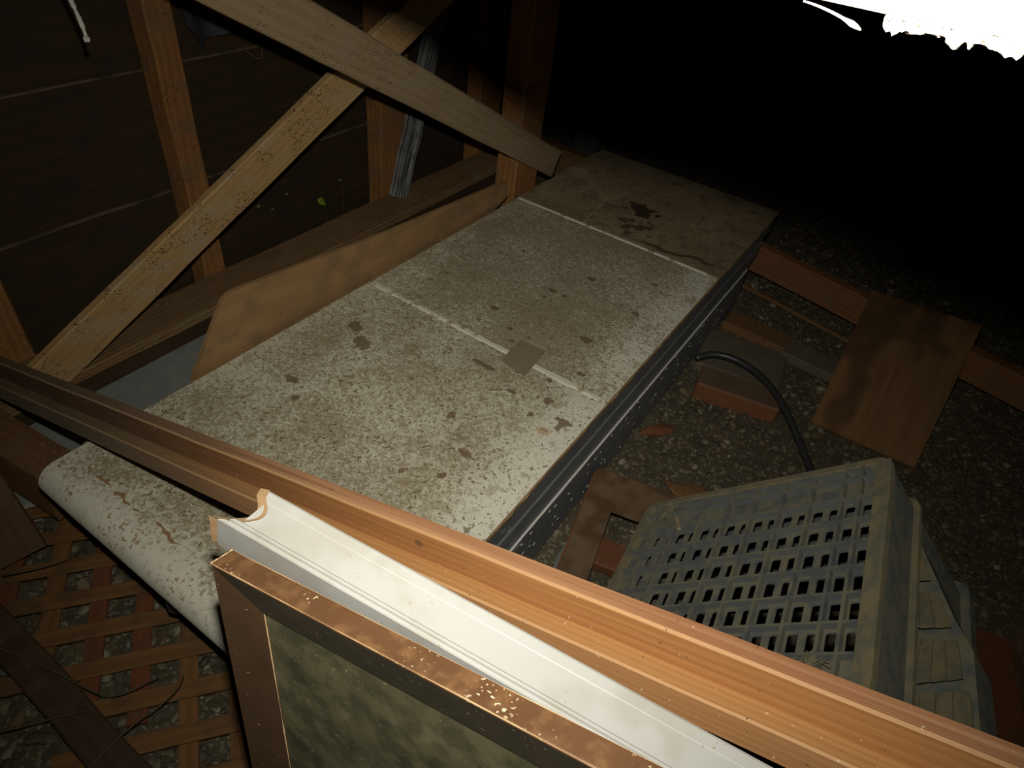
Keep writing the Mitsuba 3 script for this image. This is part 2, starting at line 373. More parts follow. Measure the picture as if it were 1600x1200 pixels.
bsdf('mat_chipboard', lambda p, n, uv: mix((0.14, 0.085, 0.04), (0.22, 0.14, 0.07), noise(p.x * 250, p.y * 250, p.z * 250)), 0.85)

def grey_paint(p, n, uv):
    a = fbm(p.x * 20, p.y * 20, p.z * 30, 3)
    c = mix((0.080, 0.080, 0.088), (0.115, 0.115, 0.12), a)
    s = smoothstep(0.86, 0.90, noise(p.x * 90 + 1, p.y * 70, p.z * 170)) * smoothstep(0.55, 0.7, noise(p.y * 9, p.z * 9, 2.0))
    return mix(c, (0.5, 0.48, 0.43), s * 0.9)
bsdf('mat_grey_paint', grey_paint, 0.5, 0.4)
bsdf('mat_paint_chip', (0.40, 0.39, 0.37))

def concrete(p, n, uv):
    a = fbm(p.x * 30, p.y * 30, p.z * 30, 4)
    return mix((0.16, 0.168, 0.16), (0.25, 0.25, 0.23), a)
bsdf('mat_concrete', concrete, 0.85)
bsdf('mat_dark_concrete', (0.05, 0.048, 0.042), 0.85)

def soil(p, n, uv):
    a = fbm(p.x * 35, p.y * 35, 0.0, 4)
    c = mix((0.04, 0.033, 0.022), (0.085, 0.068, 0.044), a)
    s = smoothstep(0.74, 0.8, noise(p.x * 160, p.y * 160, 1.0))
    return mix(c, (0.2, 0.17, 0.12), s * 0.6)
bsdf('mat_soil', soil, 0.9)
scene['mat_gravel'] = {'type': 'twosided', 'nested': {'type': 'principled', 'base_color': {'type': 'mesh_attribute', 'name': 'vertex_color'}, 'roughness': 0.6, 'specular': 0.3}}
STONE = [(0.078, 0.065, 0.040), (0.112, 0.096, 0.060), (0.056, 0.046, 0.030), (0.100, 0.070, 0.036), (0.16, 0.14, 0.095)]
for i, c in enumerate(STONE):
    bsdf(f'mat_stone_{i}', c, 0.6)

def plastic(p, n, uv):
    a = fbm(p.x * 26, p.y * 26, p.z * 26, 3)
    c = mix((0.080, 0.086, 0.090), (0.06, 0.064, 0.066), a)
    top = smoothstep(0.75, 0.95, -(n.x * 0.722 + n.y * 0.0422 - n.z * 0.6906))
    right = smoothstep(0.8, 0.95, n.x * 0.6846 + n.y * 0.1007 + n.z * 0.722)
    dust = smoothstep(0.25, 0.65, fbm(p.x * 60 + 5, p.y * 60, p.z * 60, 4)) * (0.18 + 0.72 * top + 0.5 * right)
    return mix(c, (0.128, 0.117, 0.076), dr.minimum(dust, 0.9))
bsdf('mat_crate_plastic', plastic, 0.6, 0.3)
bsdf('mat_crate_dust', lambda p, n, uv: mix((0.095, 0.090, 0.063), (0.145, 0.115, 0.066), smoothstep(0.3, 0.7, fbm(p.x * 90, p.y * 60, p.z * 90, 4))), 0.8)
bsdf('mat_rubber', (0.022, 0.022, 0.024), 0.4, 0.4)
bsdf('mat_brown_metal', lambda p, n, uv: mix((0.075, 0.043, 0.022), (0.115, 0.074, 0.043), smoothstep(0.3, 0.7, fbm(p.x * 35, p.y * 35, p.z * 35, 4))), 0.4, 0.45)
bsdf('mat_red_brown', lambda p, n, uv: mix((0.09, 0.032, 0.015), (0.14, 0.054, 0.025), fbm(p.x * 50, p.y * 50, p.z * 50, 3)), 0.7)
bsdf('mat_grey_brown', lambda p, n, uv: mix((0.07, 0.058, 0.042), (0.12, 0.095, 0.065), fbm(p.x * 28, p.y * 28, p.z * 28, 4)), 0.8)
bsdf('mat_black_plastic', (0.03, 0.03, 0.033), 0.5)
bsdf('mat_cardboard', lambda p, n, uv: mix((0.155, 0.12, 0.075), (0.195, 0.15, 0.095), fbm(p.x * 60, p.y * 60, 0.0, 3)), 0.85)
bsdf('mat_leaf', (0.15, 0.22, 0.03), 0.5)
bsdf('mat_leaf_pale', (0.10, 0.115, 0.04), 0.6)
bsdf('mat_stem', (0.09, 0.065, 0.03), 0.7)
bsdf('mat_twig', (0.07, 0.05, 0.025), 0.8)
bsdf('mat_needle', (0.13, 0.085, 0.045), 0.8)
bsdf('mat_cobweb', (0.45, 0.43, 0.38), 0.9)
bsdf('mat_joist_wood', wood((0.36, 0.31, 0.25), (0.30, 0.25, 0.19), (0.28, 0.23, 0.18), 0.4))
bsdf('mat_tar_paper', (0.03, 0.032, 0.035), 0.7)

# ------------------------------------------------------------------ the setting
def in_view(P):
    c = np.asarray(P, float) - EYE
    z = c @ FWD
    return z > 0.1 and abs(c @ RIGHT) < 0.79 * z and abs(c @ DOWN) < 0.6 * z

def hgt(x, y):
    q = np.stack([np.asarray(x, float) * 3.1, np.asarray(y, float) * 3.1, np.zeros_like(np.asarray(x, float))], -1)
    return (meshkit.fbm(q, 3, 5) - 0.5) * 0.035 - 0.012

structure('ground', 'dark gravelly soil of the crawl space floor')
gx, gy = np.meshgrid(np.linspace(-2.2, 3.2, 180), np.linspace(-1.0, 4.6, 186))
gv = np.stack([gx, gy, hgt(gx, gy)], -1).reshape(-1, 3)
idx = np.arange(gx.size).reshape(gx.shape)
a, b, c, d = idx[:-1, :-1].ravel(), idx[:-1, 1:].ravel(), idx[1:, 1:].ravel(), idx[1:, :-1].ravel()
scene['ground'] = mikit.ply(trimesh.Trimesh(gv, np.vstack([np.stack([a, b, c], 1), np.stack([a, c, d], 1)]), process=False), 'mat_soil', smooth=True)

ico0 = trimesh.creation.icosahedron()
ico1 = trimesh.creation.icosphere(subdivisions=1)
cands = []
for (x0, x1, y0, y1, n) in ((-0.33, 1.7, 0.45, 3.0, 14000), (-1.32, -0.2, -0.35, 0.3, 5200), (-1.5, -0.94, 0.5, 2.4, 500)):
    for _ in range(n):
        x, y = rng.uniform(x0, x1), rng.uniform(y0, y1)
        s = rng.choice([0.005, 0.007, 0.009, 0.011, 0.014], p=[.3, .32, .22, .12, .04]) * rng.uniform(0.8, 1.25)
        cands.append((x, y, s))
protos = []
for k in range(6):
    v = np.asarray(ico1.vertices) * (1 + 0.5 * (meshkit.noise(np.asarray(ico1.vertices) * 1.6 + k * 9.1, k)[:, None] - 0.5))
    v = v * [1.0, rng.uniform(0.6, 0.85), rng.uniform(0.3, 0.5)]
    protos.append(mikit.ply(trimesh.Trimesh(v, ico1.faces, process=False), None, smooth=False))
def rank(c):
    P = np.array([c[0], c[1], 0.0])
    hidden = (-0.95 < c[0] < -0.27 and c[1] > 0.15) or not in_view(P)
    crate = -0.25 < c[0] < 0.3 and 0.35 < c[1] < 0.95
    return -1 if hidden or crate else c[2] / np.linalg.norm(P - EYE)
order = sorted(range(len(cands)), key=lambda i: -rank(cands[i]))
single = set(order[:290])
Vs, Fs, Cs, at = [], [], [], 0
b0 = np.asarray(ico0.vertices)
for i, (x, y, s) in enumerate(cands):
    ax = rng.normal(size=3) * [0.35, 0.35, 3]
    rot = trimesh.transformations.euler_matrix(*ax)[:3, :3]
    tone = int(rng.choice(5, p=[.3, .22, .26, .15, .07]))
    z = float(hgt(x, y)) + s * 0.25
    if i in single:
        m4 = np.eye(4)
        m4[:3, :3] = rot * s
        m4[:3, 3] = (x, y, z)
        k = f'ground__stone_{len([q for q in scene if q.startswith("ground__stone")]):03d}' if any(q.startswith('ground__stone') for q in scene) else 'ground__stone'
        scene[k] = {**protos[i % 6], 'to_world': T(m4), 'bsdf': {'type': 'ref', 'id': f'mat_stone_{tone}'}}
    else:
        v = b0 * (0.75 + 0.5 * rng.random((12, 1))) * [1, rng.uniform(.6, .9), rng.uniform(.3, .5)] * s
        Vs.append(v @ rot.T + [x, y, z])
        Fs.append(np.asarray(ico0.faces) + at)
        at += 12
        Cs.append(np.tile(np.array(STONE[tone]) * rng.uniform(0.75, 1.2), (12, 1)))
put('gravel', trimesh.Trimesh(np.vstack(Vs), np.vstack(Fs), process=False), 'mat_gravel', parent='ground', stuff=True, color=np.vstack(Cs))

# left wall: lapped weatherboards seen from inside
structure('wall_left', 'inside of a dark weatherboard wall with dusty laps')
for k in range(6):
    z0 = 0.05 + 0.285 * k
    m = []
    V = profile_bar((-1.522 - 0.004, -0.9, z0), (-1.522 - 0.004, 3.4, z0), [(0.0, 0.0), (0.0, 0.292), (-0.012, 0.292), (-0.022, 0.0)], X, Z, seg=24, wob=0.0015, seed=90 + k, uoff=k * 3.3, voff=k * 1.1)
    put('weatherboard', V, 'mat_weatherboard', parent='wall_left')
    ledge = profile_bar((-1.516, -0.9, z0 + 0.284), (-1.516, 3.4, z0 + 0.284), [(-0.005, -0.004), (0.0018, -0.003), (0.0008, 0.001), (-0.005, 0.002)], X, Z, seg=60, wob=0.0015, seed=190 + k)
    put('dusty_lap', ledge, 'mat_ledge_dust', parent='wall_left')
# back wall far in the dark, and the floor boards and joists overhead
structure('wall_back', 'far foundation wall lost in the dark')
for k in range(6):
    put('weatherboard', profile_bar((-1.6, 3.4 + 0.001 * k, 0.285 * k), (3.2, 3.4, 0.285 * k), [(0.0, 0.0), (0.0, 0.29), (0.012, 0.29), (0.022, 0.0)], Y, Z, seg=8, uoff=k * 2.2), 'mat_weatherboard', parent='wall_back')
structure('ceiling', 'underside of the floor boards above the crawl space')
for k in range(30):
    x = -1.5 + k * 0.15
    put('floorboard', profile_bar((x, -0.9, 1.66), (x, 3.4, 1.66), rect(0.147, 0.02, 0.002), X, Z, seg=2, uoff=k * 1.3), 'mat_dark_wood', parent='ceiling')

# concrete footing strip below the wall
fx = np.linspace(0.185, 2.16, 60)
V, F = [], []
for k, yv in enumerate(fx):
    e = 0.020 * (meshkit.fbm(np.array([yv * 16, 0, 3.0]), 3) - 0.5)
    V += [(-1.125, yv, -0.06), (-1.130 + e, yv, 0.020), (-1.142 + e, yv, 0.030), (-1.44, yv, 0.031), (-1.46, yv, -0.05)]
for k in range(len(fx) - 1):
    for i in range(4):
        a = k * 5 + i
        F += [(a, a + 5, a + 6), (a, a + 6, a + 1)]
F += [(0, 1, 2), (0, 2, 3), (0, 3, 4)]
scene['footing'] = mikit.ply(trimesh.Trimesh(np.array(V), np.array(F), process=False), 'mat_concrete')
labels['footing'] = {'label': 'grey concrete footing ledge along the foot of the weatherboard wall', 'kind': 'structure'}

# ------------------------------------------------------------------ timbers of the wall
def stud(label, x0, x1, y0, y1, z0, z1, mat='mat_orange_wood', name='wall_stud', wob=0.003, group=None):
    k = thing(name, label, 'stud' if 'stud' in name else 'post', group)
    m = timber(((x0 + x1) / 2, (y0 + y1) / 2, z0), ((x0 + x1) / 2, (y0 + y1) / 2, z1), x1 - x0, y1 - y0, X, c=0.004, seg=20, wob=wob)
    scene[k] = mikit.ply((m[0], m[1]), mat, uv=m[2])
    return k
stud('orange timber stud behind the long pale diagonal brace, nearest the upper left corner', -1.515, -1.45, 0.852, 0.915, 0.0, 1.64)
stud('orange timber stud just left of the grey weathered batten', -1.515, -1.45, 1.54, 1.665, 0.0, 1.64)
stud('dim timber stud in the dark, half hidden above the lower end of the crossing brace', -1.515, -1.45, 2.07, 2.21, 0.0, 1.64)
stud('bright orange timber stud cut by the left edge of the photo', -1.515, -1.45, 0.23, 0.41, 0.0, 1.64)
stud('reddish timber post behind the left edge of the counter top, under the crossing brace end', -1.085, -1.01, 1.66, 1.79, 0.0, 1.64, name='timber_post')

def bar_thing(name, label, cat, mat, p0, p1, w, h, xa, seg=16, wob=0.0015, c=0.003, **kw):
    k = thing(name, label, cat)
    m = timber(p0, p1, w, h, xa, c, seg, wob, **kw)
    scene[k] = mikit.ply((m[0], m[1]), mat, uv=m[2])
    return k
# low rail along the wall foot: striped plank lying on a dark bearer
bar_thing('rail_plank', 'striped brown plank lying flat on the dark bearer along the wall foot', 'plank', 'mat_plate_wood', (-1.385, 0.18, 0.0975), (-1.385, 2.14, 0.0975), 0.128, 0.026, X, wob=0.002)
bar_thing('bearer', 'dark stained bearer under the striped plank, above the concrete ledge', 'timber', 'mat_dark_wood', (-1.392, 0.18, 0.0575), (-1.392, 2.14, 0.0575), 0.112, 0.052, X)
bar_thing('diagonal_brace', 'long pale brace with dark specks rising to the right from the wall foot', 'brace', 'mat_brace_wood', (-1.3088, 0.3431, 0.1381), (-1.1151, 1.6800, 0.9347), 0.022, 0.0905, X, seg=24)
bar_thing('crossing_brace', 'grey brown brace running down to the right over the speckled brace to the post', 'brace', 'mat_grey_brown_wood', (-0.985, 0.35, 1.098), (-0.985, 1.845, 0.288), 0.022, 0.084, X, seg=24)
k = thing('weathered_batten', 'grey weathered batten with a grooved face leaning beside the stud', 'batten')
m = profile_bar((-1.4064, 1.5684, 0.1130), (-1.4364, 1.8360, 0.7720), [(-.012, -.036), (.012, -.036), (.015, -.022), (.006, -.012), (.006, -.004), (.015, .008), (.013, .036), (-.012, .036)], X, n3(np.cross(X, (-.03, .268, .66))), seg=20, wob=0.003, seed=4)
scene[k] = mikit.ply((m[0], m[1]), 'mat_weathered_wood', uv=m[2])
# left corner offcuts
bar_thing('timber_offcut', 'short brown timber offcut below the left end of the grooved jamb', 'timber', 'mat_brown_wood', (-1.32, 0.215, 0.112), (-1.045, 0.245, 0.112), 0.072, 0.128, Y, seg=6)
bar_thing('leaning_board', 'dark brown board leaning at the left edge above the wooden lattice', 'board', 'mat_old_board', (-1.30, 0.16, 0.33), (-1.020, 0.122, 0.042), 0.098, 0.018, (0.5, 0.86, 0.0), seg=8)

# far end of the crawl space
bar_thing('end_plate', 'brown plate at the far end, crossing behind the counter top', 'timber', 'mat_brown_wood', (-1.30, 2.27, 0.11), (-0.40, 2.20, 0.11), 0.05, 0.12, Y)
bar_thing('end_rail', 'dim brown rail at the far end, right of the reddish post', 'timber', 'mat_brown_wood', (-1.50, 2.35, 0.36), (-0.75, 2.95, 0.34), 0.04, 0.10, n3((-0.6, 0.75, 0)))
bar_thing('pier_block', 'small grey block standing behind the far corner of the counter top', 'block', 'mat_dark_concrete', (-1.14, 2.42, -0.01), (-1.14, 2.42, 0.24), 0.10, 0.10, X, seg=3)

# plywood strip standing on edge behind the counter top
k = thing('plywood_strip', 'thin plywood strip on edge along the left side of the counter top', 'plywood')
poly = Polygon([(0.470, 0.10), (0.470, 0.235), (0.494, 0.285), (0.587, 0.397), (0.605, 0.404), (0.632, 0.403), (1.009, 0.368), (1.53, 0.336), (1.535, 0.29), (1.47, 0.27), (1.47, 0.10)])
m = prism(poly, (-0.952, 0, 0), Y, Z, X, -0.009)
m = m.subdivide_to_size(0.12)
vv = np.asarray(m.vertices)
vv = vv + np.outer(np.maximum(0, vv[:, 2] - 0.28) * -0.10, X)
scene[k] = mikit.ply((vv, m.faces), 'mat_plywood', uv=vv[:, [1, 2]])

# ------------------------------------------------------------------ counter top on its stack of grey boards
CX0, CX1, CY0, CY1, CZ = -0.938, -0.305, 0.188, 2.10, 0.28
ct = thing('counter_top', 'long white laminate counter top with a rounded front, stained with soil', 'counter top')
# body with rolled front edge: section in (y, z), run along x
R = 0.034
sec = [(CY0 + R, CZ - 0.068)] + [(CY0 + R - R * math.sin(t), CZ - R - R * math.cos(t)) for t in np.linspace(0.0, math.pi, 17)][0:] + [(0.30, CZ)]
def slab(y0, y1, dz=0.0):
    return cbox((0, 0, 0), X, Y, Z, CX0, CX1, y0, y1, CZ - 0.010, CZ + dz, 0.0012)
noseprof = [(CY0 + R - R * math.sin(t), CZ - R + R * math.cos(t)) for t in np.linspace(0.0, math.pi, 21)]
noseprof = [(0.948, CZ)] + noseprof + [(CY0 + R + 0.03, CZ - 2 * R), (CY0 + R + 0.03, CZ - 0.010), (0.948, CZ - 0.010)]
m = prism(Polygon(noseprof), (CX0, 0, 0), Y, Z, X, CX1 - CX0)
put('laminate_sheet', m, 'mat_counter', smooth=40, parent=ct)
put('laminate_sheet', slab(0.952, 1.566), 'mat_counter', parent=ct)
put('laminate_sheet', slab(1.571, CY1), 'mat_counter', parent=ct, label='brown stained far sheet of the counter top')
put('grey_edge', cbox((0, 0, 0), X, Y, Z, CX0 + 0.003, CX1 - 0.002, CY0 + 0.062, CY1 - 0.004, CZ - 0.068, CZ - 0.0095, 0.002), 'mat_grey_paint', parent=ct, label='dark grey painted underside and edge')
# ragged chipboard rim under the laminate
def ragged(x, y0, y1, side, seed):
    V, F = [], []
    ys = np.arange(y0, y1, 0.006)
    for q in ys:
        e = 0.010 * max(0, meshkit.fbm(np.array([q * 40, seed, 0.0]), 3, seed) - 0.42)
        V += [(x - side * 0.006, q, CZ - 0.0002), (x + side * (0.0015 + e), q, CZ - 0.001), (x + side * (0.0015 + 0.6 * e), q, CZ - 0.010)]
    for k in range(len(ys) - 1):
        a = k * 3
        for i in range(2):
            F += [(a + i, a + i + 1, a + i + 4), (a + i, a + i + 4, a + i + 3)]
    return trimesh.Trimesh(np.array(V), np.array(F), process=False)
put('chipboard_rim', ragged(CX1, 0.27, CY1, 1, 3), 'mat_chipboard', parent=ct)
put('chipboard_rim', ragged(CX0, 0.27, CY1, -1, 5), 'mat_chipboard', parent=ct)
def strip(y, x0, x1, w, seed):
    V, F = [], []
    xs = np.linspace(x0, x1, 70)
    for q in xs:
        e = meshkit.fbm(np.array([q * 30, seed, 0.0]), 3, seed)
        ww = w * (0.55 + 0.9 * e)
        V += [(q, y - ww, CZ), (q, y - ww * .6, CZ + 0.002), (q, y + ww * .6, CZ + 0.002), (q, y + ww, CZ)]
    for k in range(len(xs) - 1):
        a = k * 4
        for i in range(3):
            F += [(a + i, a + i + 4, a + i + 5), (a + i, a + i + 5, a + i + 1)]
    return trimesh.Trimesh(np.array(V), np.array(F), process=False)
put('joint_strip', strip(0.947, CX0 + 0.02, CX1 - 0.01, 0.008, 2), 'mat_joint_strip', parent=ct, label='pale filler strip in the joint between the sheets')
put('joint_strip', strip(1.568, CX0 + 0.004, CX1 - 0.005, 0.0055, 4), 'mat_joint_strip', parent=ct, label='thin pale strip in the joint between the sheets')

def slab_thing(name, label, cat, z0, z1, x1, y0, y1, mat, x0=CX0 + 0.012, skew=0.0):
    k = thing(name, label, cat)
    put('panel', cbox((0, 0, 0), X, Y, Z, x0, x1, y0, y1, z0, z1, 0.003), mat, parent=k)
    return k
g1 = slab_thing('grey_board', 'thin dark grey board directly under the counter top', 'board', 0.153, 0.2112, CX1 + 0.001, 0.45, 2.02, 'mat_grey_paint')
g2 = slab_thing('grey_box_panel', 'deep dark grey painted panel at the bottom of the stack', 'panel', 0.0, 0.1525, CX1 + 0.005, 0.45, 1.93, 'mat_grey_paint')
# worn white arris and paint drips on the bottom panel
V, F = [], []
ys = np.arange(0.455, 1.92, 0.008)
for q in ys:
    e = meshkit.fbm(np.array([q * 9, 1.0, 0.0]), 3, 8)
    h = 0.0045 * np.clip((e - 0.36) * 6, 0.03, 1)
    V += [(CX1 + 0.0025, q, 0.1535), (CX1 + 0.0062, q, 0.1528), (CX1 + 0.0062, q, 0.1528 - h)]
for k in range(len(ys) - 1):
    a = k * 3
    for i in range(2):
        F += [(a + i, a + i + 1, a + i + 4), (a + i, a + i + 4, a + i + 3)]
put('worn_arris', trimesh.Trimesh(np.array(V), np.array(F), process=False), 'mat_paint_chip', parent=g2, label='white worn paint line along its upper edge')
ms = []
for q in range(70):
    yq, zq = rng.uniform(0.46, 1.85), rng.uniform(0.01, 0.14)
    s = rng.uniform(0.0012, 0.0032)
    v = b0 * [0.0012, s * rng.uniform(.8, 2.5), s] + [CX1 + 0.0052, yq, zq]
    ms.append(trimesh.Trimesh(v, ico0.faces, process=False))
put('paint_flake', join(ms), 'mat_paint_chip', parent=g2, stuff=True)
put('foot_block', cbox((-0.660, 0.235, 0.0), n3((0.9, 0.4, 0)), n3((-0.4, 0.9, 0)), Z, -0.022, 0.022, -0.03, 0.03, 0.135, 0.2125, 0.003), 'mat_black_plastic', parent=ct, label='small black foot block under the rounded front')  # black foot block, hung from the counter clear of the ground

k = thing('cardboard_scrap', 'square brown cardboard scrap lying on the joint of the counter top', 'cardboard')
put('sheet', prism(Polygon([(-0.546, 0.995), (-0.486, 1.000), (-0.478, 0.940), (-0.474, 0.902), (-0.540, 0.912)]), (0, 0, CZ + 0.003), X, Y, Z, 0.0022), 'mat_cardboard', parent=k)
# dry needles and bark bits scattered on the counter top
ms = []
for q in range(620):
    x, y = rng.uniform(CX0 + 0.02, CX1 - 0.02), rng.uniform(0.26, 2.0) ** 1.0
    a = rng.uniform(0, math.pi)
    L = rng.choice([0.004, 0.008, 0.014, 0.028], p=[.5, .3, .15, .05])
    d = np.array([math.cos(a), math.sin(a), 0])
    p = np.array([x, y, CZ + 0.0008])
    ms.append(tube([p - d * L / 2, p + np.array([-d[1], d[0], 0]) * L * rng.uniform(-.12, .12), p + d * L / 2], rng.uniform(0.0004, 0.0011), 3))
k = thing('dry_litter', 'dry needles and bark crumbs scattered over the counter top', 'litter')
labels[k]['kind'] = 'stuff'
scene[k] = mikit.ply(join(ms), 'mat_needle')

# ------------------------------------------------------------------ foreground timbers
J_O = np.array([-1.2835, 0.3004, 0.2431])
J_al, J_ba, J_up = n3([0.9485, 0.0127, 0.3165]), n3([0.0672, 0.9683, -0.2404]), n3([-0.3095, 0.2493, 0.9176])
a_, b_, c_, d_ = 0.0234, 0.0319, 0.0218, 0.0267
prof = [(a_ - .002, 0), (0.0022, 0), (0, -0.0022), (0, -b_), (-c_ + .0018, -b_), (-c_, -b_ - .0018), (-c_, -b_ - d_), (a_, -b_ - d_), (a_, -0.002)]
ids = [1, 5, 2, 3, 5, 4, 6, 6, 1]
k = thing('grooved_jamb', 'long brown rebated timber crossing the foreground, dusty at its left end', 'timber')
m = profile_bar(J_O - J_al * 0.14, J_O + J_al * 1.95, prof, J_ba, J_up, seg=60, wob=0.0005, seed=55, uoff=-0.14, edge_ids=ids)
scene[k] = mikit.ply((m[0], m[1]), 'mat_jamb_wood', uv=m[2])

W_O = np.array([-0.3414, 0.1618, 0.6942])
W_al, W_ba, W_up = n3([0.9898, 0.137, -0.0403]), n3([-0.1385, 0.9897, -0.0365]), n3([0.0349, 0.0417, 0.9985])
wt = thing('white_moulding', 'white painted moulding with a bead, sawn off at its left end', 'moulding')
Wd = 0.0439
prof = [(0.0, -0.001), (0.001, 0.0), (0.0035, 0.0002), (0.0042, -0.0012), (0.0052, 0.0012), (0.0068, 0.0024), (0.0086, 0.0012), (0.0095, -0.0006), (0.0385, -0.0006), (0.0395, -0.0001), (Wd - .002, 0.0), (Wd, -0.001), (Wd, -0.040), (0.0, -0.040)]
prof = [(x_ * 0.0439 / 0.052 if x_ < 0.04 else x_, y_) for x_, y_ in prof]
cope = lambda x, y: 0.016 + 0.012 * math.sin(max(0, min(1, (x - 0.006) / 0.03)) * math.pi) - 0.30 * max(0, x - 0.036) - 0.016 * max(0, 1 - x / 0.007)
m = profile_bar(W_O, W_O + W_al * 1.0, prof, W_ba, W_up, seg=24, wob=0.0003, seed=77, cut0=lambda x, y: cope(x, y) + (0.0 if y > -0.02 else -0.006))
put('painted_body', m, 'mat_white_paint', parent=wt)
V, F = [], []
xs = np.linspace(0.0, Wd, 26)
for q in xs:
    o = cope(q, 0)
    top = W_O + W_ba * q + W_up * 0.0012 + W_al * (o + 0.0015)
    lip = W_O + W_ba * q - W_up * 0.0030 + W_al * (o - 0.009)
    bot = W_O + W_ba * q - W_up * 0.040 + W_al * (o - 0.012)
    V += [top, lip, bot]
for i in range(len(xs) - 1):
    a = i * 3
    F += [(a, a + 1, a + 4), (a, a + 4, a + 3), (a + 1, a + 2, a + 5), (a + 1, a + 5, a + 4)]
put('sawn_end', trimesh.Trimesh(np.array(V), np.array(F), process=False), 'mat_raw_end_wood', parent=wt, label='raw brown sawn end', uv=np.array([(v @ W_ba, v @ W_up) for v in np.array(V)]))

F_O = np.array([-0.2959, 0.1263, 0.7163])
F_al, F_ba, F_up = n3([0.9673, 0.0622, 0.2458]), n3([-0.0058, 0.9746, -0.2239]), n3([-0.2535, 0.2152, 0.9431])
ft, fw, frec = 0.0183, 0.0368, 0.0111
FL, FH = 0.76, 0.71
fp = thing('framed_panel', 'brown framed board with a mottled green grey panel standing in the foreground', 'framed panel')
def frail(p0, dirv, inn, L, bevel=False):
    """One mitred, inward bevelled rail of the frame: outer edge from p0 along dirv."""
    sec = [(0.0012, 0.0), (fw, frec), (fw, ft), (0.0, ft), (0.0, 0.0012)]
    V, F, UV = [], [], []
    per = np.r_[0, np.cumsum([math.dist(sec[i], sec[(i + 1) % 5]) for i in range(5)])]
    if bevel:
        sec = [(q, z - 0.0006) for q, z in sec]
    for i in range(1 if bevel else 5):
        j = (i + 1) % 5
        for k in range(12):
            b = len(V)
            for (s, kk) in ((i, k), (j, k), (j, k + 1), (i, k + 1)):
                q, z = sec[s]
                t = q + (L - 2 * q) * kk / 12
                V.append(p0 + dirv * t + inn * q + F_ba * z)
                UV.append((t, per[i if s == i else i + 1]))
            F += [(b, b + 1, b + 2), (b, b + 2, b + 3)]
    return np.array(V), np.array(F), np.array(UV)
put('top_rail', frail(F_O, F_al, -F_up, FL), 'mat_frame_paint', parent=fp)
put('dark_bevel', frail(F_O, F_al, -F_up, FL, True), 'mat_dark_bevel', parent=fp, label='dark sloping inner face of the top rail')  # the top rail's slope gets a darker colour than the other rails
put('stile', frail(F_O, -F_up, F_al, FH), 'mat_stile_paint', parent=fp)
put('stile', frail(F_O + F_al * FL, -F_up, -F_al, FH), 'mat_frame_paint', parent=fp)
put('bottom_rail', frail(F_O - F_up * FH, F_al, F_up, FL), 'mat_frame_paint', parent=fp)
put('panel', cbox(F_O, F_al, -F_up, F_ba, fw - .004, FL - fw + .004, fw - .004, FH - fw + .004, frec + 0.001, frec + 0.006, 0.001), 'mat_panel_green', parent=fp, label='mottled green grey panel')
def wear(p, q, r, seed, n=60, amp=1.0):
    """A ragged line of worn paint along an arris."""
    pts, rad = [], []
    for t in np.linspace(0, 1, n):
        pts.append(p + (q - p) * t)
        rad.append(r * (0.25 + amp * max(0, meshkit.fbm(np.array([t * n * 0.35, seed, 0.0]), 3, seed) - 0.3) * 2.2))
    return tube(pts, rad, 5)
put('worn_arris', wear(F_O, F_O + F_al * FL, 0.0005, 1), 'mat_worn_edge', parent=fp)
put('worn_arris', wear(F_O + F_al * fw + F_ba * frec - F_up * fw, F_O + F_al * fw - F_up * (FH - fw) + F_ba * frec, 0.0006, 2), 'mat_worn_edge', parent=fp)
put('worn_arris', wear(F_O + F_ba * ft, F_O + F_ba * ft + F_al * 0.6, 0.0003, 3), 'mat_worn_edge', parent=fp)
put('worn_arris', wear(F_O, F_O + F_ba * ft, 0.0009, 4, 14), 'mat_worn_edge', parent=fp)

# ------------------------------------------------------------------ plastic crate tipped on its side
cu, cv, cw = n3([.6846, .1007, .722]), n3([.1, -.994, .0438]), n3([.722, .0422, -.6906])
C0 = np.array([-0.137, 0.823, 0.220])
UL, VL, WL = 0.412, 0.40, 0.265
SU, SV = 0.0449, 0.0444
cr = thing('plastic_crate', 'dusty grey plastic crate lying tipped with its slotted base up', 'crate')
def rr(x0, x1, y0, y1, r):
    return sbox(x0 + r, y0 + r, x1 - r, y1 - r).buffer(r, quad_segs=5)
outer = rr(0, UL, 0, VL, 0.022)
ring = lambda a, w0, w1, off=0.0: prism(outer.buffer(off).difference(outer.buffer(-a)), C0, cu, cv, cw, w1 - w0, w0)
put('side_wall', ring(0.005, 0.004, WL), 'mat_crate_plastic', smooth=30, parent=cr)
put('base_lip', ring(0.010, 0.0, 0.012, 0.0015), 'mat_crate_dust', smooth=30, parent=cr)
put('base_corner_strip', prism(rr(UL - 0.019, UL, 0.004, VL - 0.004, 0.006), C0, cu, cv, cw, 0.010, 0.0005), 'mat_crate_dust', parent=cr)
put('rim', ring(0.005, WL - 0.02, WL, 0.012), 'mat_crate_plastic', smooth=30, parent=cr)
put('side_ridge', ring(0.004, 0.078, 0.086, 0.008), 'mat_crate_dust', smooth=30, parent=cr)
